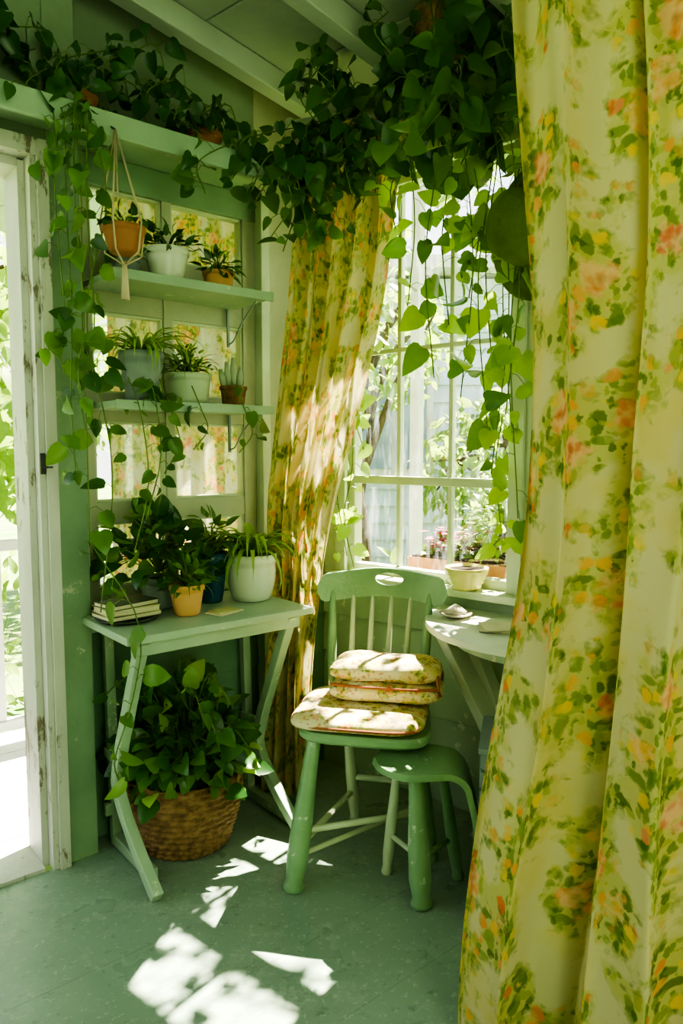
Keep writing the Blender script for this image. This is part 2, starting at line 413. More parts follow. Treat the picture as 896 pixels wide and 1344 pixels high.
# ceiling
m=MB()
o=-.3
while o<3.6:
    p=[]
    for bb,oo in((-2.4,o),(3.1,o),(3.1,o+.296),(-2.4,o+.296)):
        q=W(bb,oo); p.append(V((q.x,q.y,2.45+.2*oo)))
    m.hexa(p+[q+V((0,0,.04)) for q in p],CEIL); o+=.3
m.boxf(W,-2.4,3.1,-.3,3.6,3.3,3.34,CEIL)
m.build('ceiling',bevel=.004)
for k,oo in enumerate((.03,.42,.85,1.3,1.8,2.4)):
    m=MB()
    s0=oo/(B.dot(nL)); a=W(s0,.0); b=a+A*3.1
    m.beam(V((a.x,a.y,ceilz(a)-.04)),V((b.x,b.y,ceilz(b)-.04)),.06,.075,RAFT)
    m.build('ceiling_beam',bevel=.004)
m=MB(); m.boxf(W,-.05,3,0,.03,2.36,2.45,RAFT); m.build('trim_1',bevel=.003)

# shelves
m=MB(); m.boxf(L,.42,2.6,.0,.14,2.135,2.16,SHELF); m.boxf(L,.42,.985,-.098,.0,2.141,2.16,SHELF)
m.boxf(L,.42,2.6,.141,.16,2.10,2.165,SHELF); m.build('high_shelf',bevel=.003)
def shelf(z,a0,a1):
    m=MB(); m.boxf(L,a0,a1,-.092,.14,z-.018,z,SHELF); m.boxf(L,a0,a1,.141,.152,z-.026,z+.002,SHELF)
    for a in(a0+.03,):
        m.tube(cat([L(a,-.085,z-.14),L(a,-.05,z-.13),L(a,.0,z-.08),L(a,.09,z-.02)],10),.003,GREY,6)
        m.boxf(L,a-.005,a+.005,-.091,-.084,z-.15,z-.019,GREY)
    m.build('plant_shelf',bevel=.002)
shelf(1.755,.42,.955); shelf(1.39,.42,.955)

# ------------------------------------------------------------------ plants helpers
def ok(p):
    if p.z>ceilz(p)-.03: return False
    if oR(p)<.02: return False
    a=(V((p.x,p.y,0))-K).dot(A)
    return oL(p)>(-.06 if a<.97 else .02)
def rv(s=1): return V((R.uniform(-s,s),R.uniform(-s,s),R.uniform(-s,s)))
def vine(m,pts,n,size,mat,face=V((0,-1,.25)),stem=.0020,spread=.05,mat2=None,chk=True,f2=.35):
    P=cat(pts,max(12,n))
    m.tube(P,stem,STEM,5)
    for i in range(n):
        t=(i+R.random())/n*(len(P)-1); k=min(int(t),len(P)-2); p=P[k].lerp(P[k+1],t-k)
        off=V((R.uniform(-1,1),R.uniform(-1,1),R.uniform(-.6,.6))).normalized()*spread*R.uniform(.4,1)
        q=p+off
        if chk and not ok(q): 
            q=p+V((0,-spread*.5,0))
            if not ok(q): continue
        m.tube([p,p.lerp(q,.5)+V((0,0,.01)),q],.0012,STEM,3,False)
        d=V((off.x*10+R.uniform(-.7,.7),off.y*10+R.uniform(-.7,.7),R.uniform(-1.2,.15)))
        nn=face+rv(1.0)
        m.leaf(q,d,nn,size*R.choice((.55,.75,.9,1.0,1.15,1.35)),(mat2 if mat2 and R.random()<f2 else mat),R.uniform(.75,1.05),R.uniform(.05,.45),R.uniform(.05,.45))
def bush(m,c,r,h,n,size,mat,heart=True,mat2=None,up=.3,chk=True):
    c=V(c)
    for i in range(n):
        th=R.uniform(0,2*math.pi); e=R.uniform(0,1); rr=r*math.sqrt(R.uniform(.05,1))
        ph=math.acos(1-e)  
        q=c+V((math.cos(th)*rr*math.sin(ph),math.sin(th)*rr*math.sin(ph),h*math.cos(ph)*R.uniform(.6,1)+R.uniform(-.1,.1)*h))
        if chk and not ok(q): continue
        if i%3==0: m.tube([c,c.lerp(q,.5)+V((0,0,h*.2)),q],.0018,STEM,4,False)
        d=(q-c).normalized()+V((0,0,R.uniform(-.9,.3)))+rv(.4)
        nn=V((0,0,1))*(.8)+(q-c).normalized()*.6+rv(.7)+V((0,-.4,0))
        m.leaf(q,d,nn,size*R.uniform(.5,1.3),(mat2 if mat2 and R.random()<.4 else mat),R.uniform(.8,1),R.uniform(.1,.4),.2,heart)
def spider(m,c,n,l,w,mat,arch=1.0):
    for i in range(n):
        th=2*math.pi*i/n*3.7+R.uniform(-.3,.3)
        d=V((math.cos(th),math.sin(th),R.uniform(.5,2.6)))
        m.strap(V(c)+V((math.cos(th),math.sin(th),0))*.01,d,l*R.uniform(.6,1.1),w*R.uniform(.7,1.1),mat,arch*R.uniform(.7,1.2))
def pot(m,c,rb,rt,h,mat,rim=.012,ribs=0,saucer=False,belly=0):
    prof=[(rb*.9,0),(rb,.004)]
    for i in range(1,9):
        t=i/8; prof.append((rb+(rt-rb)*t+belly*math.sin(math.pi*t)+(ribs*(1 if i%2 else -1)),h*(.03+.77*t)))
    prof+= [(rt+rim*.3,h*.82),(rt+rim*.35,h*.99),(rt+rim*.1,h),(rt-.006,h*.99),(rt-.008,h*.88)]
    m.lathe(c,prof,mat,32)
    m.lathe(V(c)+V((0,0,h*.86)),[(rt-.009,0),(rt-.009,.003)],SOIL,24)

# ------------------------------------------------------------------ desk
m=MB()
dz=.75
m.boxf(L,.40,1.02,-.085,.33,dz-.022,dz,GREENL)
m.boxf(L,.43,.99,.28,.30,dz-.065,dz-.0225,SHELF); m.boxf(L,.43,.99,-.06,-.04,dz-.065,dz-.0225,SHELF)
for a in(.46,.96):
    pts=cat([L(a,.29,dz-.024),L(a,.20,.53),L(a,.105,.31),L(a,.105,.22),L(a,.20,.12),L(a,.35,.014)],24)
    vs=[];fs=[]
    for i,p in enumerate(pts):
        t=(pts[min(i+1,24)]-pts[max(i-1,0)]).normalized(); nn=t.cross(A).normalized()
        for sx,sy in((-1,-1),(1,-1),(1,1),(-1,1)): vs.append(p+A*sx*.016+nn*sy*.017)
    for i in range(24):
        for k in range(4): fs.append((i*4+k,i*4+(k+1)%4,i*4+4+(k+1)%4,i*4+4+k))
    fs+= [(3,2,1,0),(96,97,98,99)]
    m.add(vs,fs,GREENL)
    m.beam(L(a-.035,-.05,dz-.025),L(a-.035,-.02,.015),.028,.03,GREENL,up=A)
    m.beam(L(a-.035,-.03,.02),L(a-.035,.25,.02),.03,.035,GREENL)
    m.beam(L(a-.02,-.04,.3),L(a-.02,.11,.3),.02,.03,GREENL)
m.beam(L(.46,-.02,.12),L(.96,-.02,.12),.02,.04,GREENL)
m.build('folding_desk',bevel=.003)

# ------------------------------------------------------------------ chair
Q=V((.085,2.13,0)); cx=V((.98,-.2,0)).normalized(); cy=V((.2,.98,0)).normalized()
def C(x,y,z): return Q+cx*x+cy*y+V((0,0,z))
m=MB()
out=[]
n=40
for i in range(n):
    th=2*math.pi*i/n; c_,s_=math.cos(th),math.sin(th)
    x=math.copysign(abs(c_)**.45,c_); y=math.copysign(abs(s_)**.45,s_)
    out.append((x*(.185-.018*y),y*.18))
vs=[];fs=[]
lv=[(.96,.420),(1,.428),(1,.442),(.97,.450)]
for sc,z in lv:
    for x,y in out: vs.append(C(x*sc,y*sc,z))
for j in range(3):
    for i in range(n): fs.append((j*n+i,j*n+(i+1)%n,(j+1)*n+(i+1)%n,(j+1)*n+i))
fs+= [tuple(reversed(range(n))),tuple(3*n+i for i in range(n))]
m.add(vs,fs,CHAIRG)
def leg(p0,p1,k=1.0,mat=CHAIRG):
    prof=[(0,.019),(.12,.021),(.3,.024),(.55,.030),(.8,.031),(.88,.027),(.93,.024),(.97,.030),(1,.028)]
    p0=V(p0);p1=V(p1)
    m.tube([p0.lerp(p1,t) for t,r in prof],[r*k for t,r in prof],mat,12)
legs={'fl':(C(-.14,-.13,.425),C(-.185,-.21,0)),'fr':(C(.145,-.02,.425),C(.19,.02,0)),'rl':(C(-.10,.13,.425),C(-.08,.2,0)),'rr':(C(.13,.13,.425),C(.16,.20,0))}
leg(*legs['fl'],1.0); leg(*legs['fr'],.75); leg(*legs['rl'],.62,PALE); leg(*legs['rr'],.7)
def lp(k,t): return legs[k][0].lerp(legs[k][1],t)
m.tube([lp('fl',.62),lp('fr',.62)],.010,PALE,8); m.tube([lp('fl',.72),lp('rl',.72)],.010,PALE,8)
m.tube([lp('fr',.72),lp('rr',.72)],.010,CHAIRG,8); m.tube([lp('rl',.6),lp('rr',.6)],.010,PALE,8)
m.tube([lp('fl',.78),lp('rr',.78)],.008,PALE,8)
def rail(s,z,o=0):
    return C(s*.215,.235+.045*(1-s*s)+ (z-.8)*.15+o,z)
for s,r in((-.78,.013),(-.46,.008),(-.16,.008),(.14,.008),(.44,.008),(.74,.013)):
    b=C(s*.19,.14,.44); t=rail(s,.78)
    m.tube([b.lerp(t,u) for u in(0,.2,.5,.8,1)],[r*.8,r,r*1.25,r,r*.8],PALE if r<.01 else CHAIRG,10)
ob=m.build('chair_frame',bevel=.002)
m=MB(); vs=[];fs=[];nn=32
for i in range(nn+1):
    s=-1+2*i/nn
    e=max(0,(abs(s)-.86)/.14); hh=.046*math.sqrt(max(.06,1-e*e*.95))
    zc=.800-.006*s*s+ .008*math.cos(s*3)
    for dz_,do in((-hh,-.011),(hh,-.011),(hh,.011),(-hh,.011)): vs.append(rail(s,zc+dz_,do))
for i in range(nn):
    for k in range(4): fs.append((i*4+k,i*4+4+k,i*4+4+(k+1)%4,i*4+(k+1)%4))
fs+= [(0,1,2,3),(nn*4+3,nn*4+2,nn*4+1,nn*4)]
m.add(vs,fs,CHAIRG)
crest=m.build('crest_rail')
m=MB(); 
vs=[]
for o_ in(-.08,.12):
    for k in range(24):
        th=2*math.pi*k/24; vs.append(C(.02+math.cos(th)*.048,.28+o_,.818+math.sin(th)*.021))
m.add(vs,[tuple(range(24)),tuple(reversed(range(24,48)))]+[(k,24+k,24+(k+1)%24,(k+1)%24) for k in range(24)],CHAIRG)
cut=m.build('cut')
md=crest.modifiers.new('bo','BOOLEAN'); md.object=cut; md.operation='DIFFERENCE'; md.solver='EXACT'
dg=bpy.context.evaluated_depsgraph_get(); me=bpy.data.meshes.new_from_object(crest.evaluated_get(dg))
crest.modifiers.clear(); crest.data=me; bpy.data.objects.remove(cut)
md=crest.modifiers.new('b','BEVEL'); md.width=.004; md.segments=2; md.limit_method='ANGLE'
chair=bpy.data.objects.new('spindle_back_chair',None); scene.collection.objects.link(chair)
crest.parent=chair; ob.parent=chair; ob.name='seat_legs_and_spindles'

# cushions
up=V((0,0,1))
m=MB(); m.pillow(C(-.02,-.03,.476),(cx,cy,up),(.385,.33,.052),QUILT,.4,48,20,.03)
pts=[C(-.02+.19*math.copysign(abs(math.cos(t))**.4,math.cos(t)),-.03+.163*math.copysign(abs(math.sin(t))**.4,math.sin(t)),.474) for t in [2*math.pi*i/60 for i in range(61)]]
m.tube(pts,.0045,PIPE,6,False); m.build('floral_seat_cushion')
m=MB()
m.pillow(C(.045,.035,.532),(cx,cy,up),(.335,.20,.062),QUILT,.4,48,18,.05)
m.pillow(C(.04,.045,.588),(cx,cy,up),(.33,.185,.062),QUILT,.4,48,18,.06)
m.tube(cat([C(.21,-.05,.552),C(.215,-.02,.53),C(.212,.06,.53),C(.21,.12,.555),C(.205,.05,.59),C(.205,-.03,.585),C(.21,-.05,.552)],30),.004,PIPE,6,False)
m.tube(cat([C(-.11,-.052,.556),C(.0,-.066,.557),C(.12,-.062,.556),C(.205,-.05,.557)],20),.004,PIPE,6)
m.build('folded_quilt')

# stool
S=V((.205,1.935,0)); sx_=V((.97,-.12,0)).normalized(); sy_=V((.12,.97,0)).normalized()
def ST(x,y,z): return S+sx_*x+sy_*y+V((0,0,z))
m=MB(); vs=[];fs=[]
arc=[]
x,z,ang=-.115,.392,0; ds=.0125; sarc=0
while sarc<.45:
    if x<0 and sarc<.19: hw=math.sqrt(max(.0001,.115**2-x**2))
    else: hw=max(.075,.115-.25*max(0,sarc-.115))
    if sarc>.37: hw=hw*math.sqrt(max(.02,1-((sarc-.37)/.082)**2))
    arc.append((x,z,max(hw,.006)))
    if .20<sarc<.28: ang+=.19
    elif sarc>.35: ang+=.03
    x+=ds*math.cos(ang); z-=ds*math.sin(ang); sarc+=ds
for x,z,hw in arc:
    for k in range(9):
        y=(k/4-1)*hw; vs.append(ST(x,y,z-.006*(1-(k/4-1)**2)))
for i in range(len(arc)-1):
    for k in range(8): fs.append((i*9+k,i*9+k+1,i*9+10+k,i*9+9+k))
m.add(vs,fs,CHAIRG,True)
so=m.build('seat',solid=.018); md=so.modifiers.new('b','BEVEL'); md.width=.004; md.segments=2
m=MB()
leg(ST(.0,-.02,.378),ST(.02,-.045,0),1.0); leg(ST(-.05,.05,.378),ST(-.085,.10,0),.55,PALE); leg(ST(.07,.05,.378),ST(.125,.10,0),.6)
m.tube([ST(.015,-.03,.13),ST(-.075,.085,.13)],.008,PALE,8); m.tube([ST(.015,-.03,.13),ST(.105,.085,.13)],.008,CHAIRG,8)
lo=m.build('legs')
st=bpy.data.objects.new('saddle_stool',None); scene.collection.objects.link(st); so.parent=st; lo.parent=st

# half round table
m=MB(); tb=.85; tz=.715; rr=.385
vs=[]
for z in(tz-.022,tz):
    for k in range(41):
        th=math.pi*k/40; vs.append(W(tb-math.cos(th)*rr,.016+math.sin(th)*rr,z))
m.add(vs,[tuple(reversed(range(41))),tuple(range(41,82))]+[(k,(k+1)%41,41+(k+1)%41,41+k) for k in range(41)],TABLEP)
vs=[]
for z in(tz-.070,tz-.023):
    for k in range(25):
        th=math.pi*k/24; vs.append(W(tb-math.cos(th)*(rr-.09),.016+math.sin(th)*(rr-.09),z))
m.add(vs,[tuple(reversed(range(25))),tuple(range(25,50))]+[(k,(k+1)%25,25+(k+1)%25,25+k) for k in range(25)],GREENL)
m.beam(W(tb-.31,.14,tz-.04),W(tb-.02,.20,.28),.03,.085,TABLEP,up=nR)
m.beam(W(tb+.24,.12,tz-.04),W(tb-.16,.16,.02),.03,.06,TABLEP,up=nR)
m.beam(W(tb-.26,.06,tz-.06),W(tb+.05,.06,.02),.03,.06,TABLEP,up=nR)
m.build('half_round_table',bevel=.003)
m=MB(); m.lathe(W(.60,.16,tz+.001),[(.02,0),(.05,.012),(.052,.016),(.03,.012)],SHELLM,24); m.lathe(W(.60,.16,tz+.013),[(.03,0),(.036,.008),(.02,.02),(.004,.03)],SHELLM,20,rip=lambda a,i,z:.003*math.sin(9*a)); m.build('seashell_dish')
m=MB()
for k in range(3): m.box(W(.80,.20,tz+.003+k*.004),(.15,.11,.003),PAPER,R.uniform(-.7,.1))
m.build('paper_stack')
m=MB(); pot(m,W(.56,.028,.783),.045,.072,.075,YEL,.004,.0025); m.build('yellow_bowl')

# slatted crate
m=MB(); cc=V((.535,1.90,0)); rot=-.25
def CR(x,y,z): return cc+Matrix.Rotation(rot,3,'Z')@V((x,y,z))
for x in(-.13,.13):
    for y in(-.10,.10): m.beam(CR(x,y,0),CR(x,y,.46),.025,.025,GREY,up=(1,0,0))
for k in range(9):
    z=.025+k*.052
    m.box(CR(0,-.117,z),(.29,.008,.042),GREY,rot); m.box(CR(0,.117,z),(.29,.008,.042),GREY,rot)
    m.box(CR(-.147,0,z),(.008,.226,.042),GREY,rot); m.box(CR(.147,0,z),(.008,.226,.042),GREY,rot)
m.box(CR(0,0,.468),(.31,.25,.014),GREY,rot); m.build('slatted_crate',bevel=.002)

# ------------------------------------------------------------------ curtains
def interp(tab,z):
    for i in range(len(tab)-1):
        z0,z1=tab[i][0],tab[i+1][0]
        if z<=z0 and z>=z1:
            t=(z0-z)/(z0-z1)
            return [a+(b-a)*t for a,b in zip(tab[i][1:],tab[i+1][1:])]
    return list(tab[-1][1:]) if z<tab[-1][0] else list(tab[0][1:])
def cloth(name,tab,z1,z0,width,nu,nz,foldf,mat,off=0):
    vs=[];fs=[];uvs=[]
    for j in range(nz+1):
        z=z1+(z0-z1)*j/nz
        q=[0]*4
        for dz_,w in((-.12,.2),(-.06,.2),(0,.2),(.06,.2),(.12,.2)):
            r=interp(tab,z+dz_); q=[a+b*w for a,b in zip(q,r)]
        a=V((q[0],q[1],0)); b=V((q[2],q[3],0)); t=(b-a); nn=V((t.y,-t.x,0)).normalized()
        for i in range(nu+1):
            u=i/nu; f,du=foldf(u,z)
            p=a.lerp(b,u)+nn*f+t.normalized()*du
            vs.append((p.x,p.y,z)); uvs.append((u*width+off,z))
    for j in range(nz):
        for i in range(nu): fs.append((j*(nu+1)+i,j*(nu+1)+i+1,(j+1)*(nu+1)+i+1,(j+1)*(nu+1)+i))
    me=bpy.data.meshes.new(name); me.from_pydata(vs,[],fs); me.materials.append(mat)
    ul=me.uv_layers.new(name='UVMap')
    for l in me.loops: ul.data[l.index].uv=uvs[l.vertex_index]
    me.polygons.foreach_set('use_smooth',[True]*len(fs)); me.update()
    ob=bpy.data.objects.new(name,me); scene.collection.objects.link(ob); return ob
w2=2*math.pi
def sharp(x):
    return abs(math.sin(x*.5))**.8*2-1
def fold1(u,z):
    g=min(1,max(.0,(2.45-z)/1.1))
    uu=u+.022*math.sin(2.2*z+1)+.012*math.sin(4.1*z+u*9)
    a=.066*sharp(w2*3.5*uu+.2+.30*z)*(.6+.4*g)+.026*math.sin(w2*6.8*uu+.9*z+1.2)*(1-.2*g)+.011*math.sin(w2*13*uu+.8*z)*(1-g*.45)+.004*math.sin(w2*9*u+7*z)
    return a,.016*math.cos(w2*7*uu+z)
tabR=[(2.7,.325,1.49,.95,1.0),(2.2,.335,1.485,.95,1.0),(1.5,.372,1.47,.96,1.0),(1.0,.355,1.47,.96,.99),(.5,.30,1.475,.96,.98),(.0,.245,1.47,.96,.97)]
cloth('floral_curtain',tabR,2.52,.004,1.35,320,170,fold1,FLORAL)
def fold2(u,z):
    uu=u+.03*math.sin(2.5*z)+.012*math.sin(6*z+u*7)
    a=.026*sharp(w2*4.6*uu+.5+.5*z)+.008*math.sin(w2*6.1*uu+1.6*z)+.003*math.sin(w2*11*u+4*z)
    return a,.006*math.cos(w2*4.2*uu)
tabL=[(2.4,-.14,2.50,.20,2.42),(2.2,-.145,2.50,.19,2.42),(1.75,-.185,2.48,.145,2.40),(1.4,-.22,2.47,.065,2.42),(1.0,-.265,2.47,-.04,2.45),(.75,-.25,2.53,-.075,2.53),(.5,-.27,2.52,-.10,2.50),(.0,-.29,2.52,-.11,2.46)]
cloth('floral_curtain',tabL,2.31,.02,.75,200,140,fold2,FLORAL,3.0)
def fold3(u,z): return .016*math.sin(w2*5*u+.3*z)+.004*math.sin(w2*11*u),0
p0=L(.84,-.20);p1=L(.34,-.20)
cloth('window_curtain',[(2.2,p0.x,p0.y,p1.x,p1.y),(.7,p0.x,p0.y,p1.x,p1.y)],2.12,.78,.75,120,30,fold3,FLORAL2,1)
p0=L(.99,-.215);p1=L(.90,-.215)
cloth('window_curtain',[(2.2,p0.x,p0.y,p1.x,p1.y),(.7,p0.x,p0.y,p1.x,p1.y)],2.12,.78,.18,50,30,fold3,FLORAL2,2)
m=MB(); m.tube([V((-.17,2.50,2.325)),V((.50,2.26,2.325))],.010,PALE,12); m.lathe(V((-.17,2.5,2.305)),[(.004,0),(.018,.01),(.02,.02),(.012,.035),(.003,.04)],PALE,16)
m.tube([V((.0,2.44,2.325)),V((.06,2.70,2.34))],.006,IRON,8); m.tube([V((.48,2.27,2.325)),V((.56,2.36,2.34))],.006,IRON,8)
m.build('curtain_rod')
m=MB(); m.tube([V((.22,1.57,2.535)),V((1.05,.93,2.535))],.013,PALE,12); m.build('curtain_rod')

# hat
m=MB()
hc=V((.515,2.06,1.86))
vs=[];fs=[]
prof=[(.002,.11),(.05,.105),(.08,.08),(.09,.03),(.095,.0),(.13,-.012),(.165,-.03),(.172,-.04)]
hx=V((.55,-.83,.05)).normalized(); hz=V((-.83,-.55,.0)).normalized(); hy=hx.cross(hz).normalized()
for r,z in prof:
    for k in range(36):
        th=2*math.pi*k/36; vs.append(hc+hx*math.cos(th)*r+hy*math.sin(th)*r*1.1+hz*z)
for i in range(len(prof)-1):
    for k in range(36): fs.append((i*36+k,i*36+(k+1)%36,(i+1)*36+(k+1)%36,(i+1)*36+k))
m.add(vs,fs,HAT,True)
m.tube([W(.78,.0,2.0),hc+V((0,0,.05))],.004,ROPE,6)
m.build('felt_sun_hat',solid=.004)

# ------------------------------------------------------------------ vines
m=MB()
for i in range(21):
    b=R.uniform(.16,.85); o=R.uniform(.12,.42); s=W(b,o); z=min(ceilz(s)-.05,2.50)
    ln=R.uniform(.10,.30)+(.14 if b>.45 else 0)
    pts=[V((s.x,s.y,z)),V((s.x+R.uniform(-.05,.05),s.y-.05,z-ln*.3)),V((s.x+R.uniform(-.08,.08),s.y-.06,z-ln*.65)),V((s.x+R.uniform(-.1,.1),s.y-.05,z-ln))]
    vine(m,pts,int(9+ln*24),.070,LEAFM,spread=.07,mat2=LEAFD,f2=.35)
m.lathe(W(.62,.28,2.38),[(.05,0),(.08,.02),(.10,.09),(.105,.10),(.09,.09)],WICK,24)
for k in range(3):
    th=2.1*k; c=W(.62,.28,2.47); m.tube([c+V((math.cos(th)*.1,math.sin(th)*.1,0)),W(.62,.28,2.50)],.002,ROPE,4)
m.build('hanging_pothos')
m=MB()
strands=[((.16,2.3),1.92,8),((.21,2.25),1.70,11),((.26,2.16),1.46,14),((.31,2.2),1.62,12),((.36,2.14),1.40,17),((.41,2.12),1.30,20),((.45,2.1),1.18,22),((.48,2.08),1.35,17),((.44,2.2),1.5,14),((.50,2.1),1.05,20),((.39,2.2),1.7,12),((.50,2.2),1.3,15)]
for (x,y),zb,n in strands:
    w=R.uniform(-.03,.03)
    vine(m,[V((x-.05,y+.05,2.42)),V((x+w,y,2.15)),V((x-w,y-.01,(2.15+zb)/2)),V((x+w*.7,y,zb))],n,.072,LEAFM,spread=.065,mat2=LEAFV,f2=.6)
m.build('trailing_pothos')
m=MB()
for i in range(20):
    x=R.uniform(-.32,.14); y=2.36-R.uniform(0,.12); z=2.20+.28*max(0,x+.05)/.2*.6+R.uniform(-.07,.05)
    ln=R.uniform(.08,.36)
    vine(m,[V((x+.03,y+.05,z)),V((x+R.uniform(-.06,.06),y,z-ln*.4)),V((x+R.uniform(-.08,.08),y-.01,z-ln))],int(7+ln*22),.056,LEAFM,spread=.055,mat2=LEAFD,f2=.35)
vine(m,[V((.14,2.35,2.36)),V((-.08,2.36,2.27)),V((-.28,2.3,2.20)),V((-.42,2.22,2.10)),V((-.40,2.2,2.0))],30,.056,LEAFM,spread=.055,mat2=LEAFD)
m.build('trailing_pothos')
m=MB()
for x,y,z0,z1,n in((.00,2.66,1.42,.86,18),(.03,2.66,1.2,.80,14),(.06,2.62,1.55,1.25,8)):
    vine(m,[V((x,y,z0+.3)),V((x+.01,y-.02,z0)),V((x-.02,y-.02,(z0+z1)/2)),V((x+.02,y-.02,z1))],n,.062,LEAFV,spread=.05)
vine(m,[W(.72,.10,1.35),W(.70,.10,1.2),W(.72,.1,1.0),W(.70,.1,.95)],14,.07,LEAFV,spread=.05)
m.build('window_pothos')
m=MB()
for i in range(18):
    a=.45+i*.08+R.uniform(-.03,.03)
    z=2.17+R.uniform(.02,.14)
    vine(m,[L(a,.02,z),L(a+.06,.07,z+.08+R.uniform(-.04,.07)),L(a+.16,.10,z+.06),L(a+.24,.14,z-.0),L(a+.27,.17,z-.02-R.uniform(0,.04))],19,.046,LEAFD,spread=.055)
for a in(.6,1.0,1.35): pot(m,L(a,.03,2.161),.04,.055,.08,TERRA)
m.build('ivy_shelf_plant')
m=MB()
for (a,o,zb,n) in((1.06,.19,.93,25),(1.09,.18,1.18,20),(1.04,.2,1.42,17),(1.02,.19,.80,26),(1.11,.17,1.45,14),(1.07,.2,1.3,16)):
    w=R.uniform(-.04,.04)
    vine(m,[L(a,.10,2.19),L(a,o,2.10),L(a+w,o+.01,1.9),L(a-w,o,1.6),L(a+w,o,(1.6+zb)/2),L(a-w*.5,o,zb)],n,.050,LEAFM,spread=.055,mat2=LEAFD)
vine(m,[L(1.06,.19,1.0),L(1.0,.36,.80),L(1.02,.36,.6),L(1.05,.3,.42),L(1.03,.28,.34)],14,.05,LEAFM,spread=.045)
m.build('trailing_ivy')
m=MB()
for (a,o,z0,zb,n) in((.86,.18,1.42,1.05,12),(.80,.18,1.35,1.18,6),(.54,.17,1.36,1.24,5),(.9,.18,1.36,.95,12),(.70,.17,1.37,1.25,4)):
    vine(m,[L(a,.1,1.46),L(a,o,z0),L(a-.02,o,(z0+zb)/2),L(a+.03,o,zb)],n,.046,LEAFM,spread=.05,mat2=LEAFD)
m.build('heartleaf_vine')

# hanging macrame planter
m=MB(); pc=L(.955,.225,1.775); pot(m,pc,.038,.055,.07,TERRA)
hook=L(.955,.185,2.11)
for k in range(5):
    th=math.pi/4+2*math.pi/5*k; r=V((math.cos(th),math.sin(th),0))
    m.tube([hook,pc+r*.062+V((0,0,.075)),pc+r*.050+V((0,0,.0)),pc+V((0,0,-.03))],.0026,ROPE,6)
m.tube([L(.955,.15,2.13),hook],.003,IRON,6)
m.tube([pc+V((0,0,-.02)),pc+V((0,0,-.12))],[.006,.012],ROPE,8)
bush(m,pc+V((0,0,.07)),.06,.05,26,.03,LEAFD); m.build('macrame_hanging_planter')

def potted(name,c,rb,rt,h,mat,fn,**k):
    m=MB(); pot(m,c,rb,rt,h,mat,**k); fn(m,V(c)+V((0,0,h*.9))); return m.build(name)
z2=1.7575; z3=1.3925; zd=.7505
potted('potted_succulent',L(.745,.05,z2),.048,.064,.10,WPOT,lambda m,c:(bush(m,c,.11,.08,70,.038,LEAFD,False),spider(m,c,12,.11,.012,LEAFD)))
potted('potted_jade_plant',L(.565,.05,z2),.044,.048,.06,TERRAL,lambda m,c:bush(m,c,.07,.08,90,.032,LEAFD,False,LEAFM))
potted('small_grey_pot',L(.875,.05,z2),.032,.042,.05,GPOT,lambda m,c:bush(m,c,.05,.05,26,.03,LEAFM))
potted('potted_spider_plant',L(.835,.05,z3),.047,.064,.15,GPOT,lambda m,c:spider(m,c,56,.22,.014,LEAFS,1.1),ribs=.0015)
potted('potted_fern',L(.68,.05,z3),.060,.070,.095,CPOT,lambda m,c:(bush(m,c,.09,.10,90,.028,LEAFM,False,LEAFS),spider(m,c,30,.15,.009,LEAFM)))
def cactus(m,c):
    for dx,h_ in((-.02,.07),(0,.10),(.018,.085),(.034,.06)):
        p=c+A*dx
        m.tube([p,p+V((0,0,h_*.5))+A*dx*.2,p+V((0,0,h_))+A*dx*.4],[.009,.012,.006],CPOT,8)
potted('potted_cactus',L(.515,.05,z3),.036,.042,.065,WICK,cactus)
potted('potted_spider_plant',L(.485,.10,zd),.064,.082,.155,WPOT,lambda m,c:spider(m,c,74,.25,.021,LEAFS,1.1),belly=.006)
potted('potted_dracaena',L(.61,.05,zd),.038,.056,.165,BPOT,lambda m,c:(spider(m,c,26,.20,.022,LEAFM),bush(m,c+V((0,0,.05)),.10,.09,36,.055,LEAFM,False)))
potted('potted_herb',L(.76,.17,zd),.038,.050,.095,TERRAL,lambda m,c:(bush(m,c,.07,.10,70,.04,LEAFM,False),spider(m,c,20,.13,.008,LEAFM)),saucer=False)
potted('potted_philodendron',L(.78,.02,zd),.045,.055,.10,GPOT,lambda m,c:bush(m,c+V((0,0,.02)),.18,.21,160,.06,LEAFD,True,LEAFM))
m=MB(); bc=L(.93,.12,0); ra=math.atan2(A.y,A.x)
m.lathe(V((bc.x,bc.y,zd)),[(.06,0),(.085,.006),(.092,.012),(.06,.006)],BOOKC,28)
for k,(w,d,t,mt,dr) in enumerate(((.165,.12,.014,BOOKC,.1),(.16,.115,.018,BOOKY,.0),(.15,.11,.014,BOOKC,.2))):
    z=zd+.012+sum((.014,.018,.014)[:k]); z+=.001
    m.box((bc.x,bc.y,z+t/2),(w-.006,d-.006,t-.004),PAPER,ra+dr)
    m.box((bc.x,bc.y,z+.001),(w,d,.002),mt,ra+dr); m.box((bc.x,bc.y,z+t-.001),(w,d,.002),mt,ra+dr)
m.build('book_stack')
m=MB(); m.box(L(.66,.22,zd+.003),(.10,.07,.004),PAPER,ra+.3); m.box(L(.66,.22,zd+.007),(.08,.06,.004),BOOKY,ra+.1); m.build('notepad')

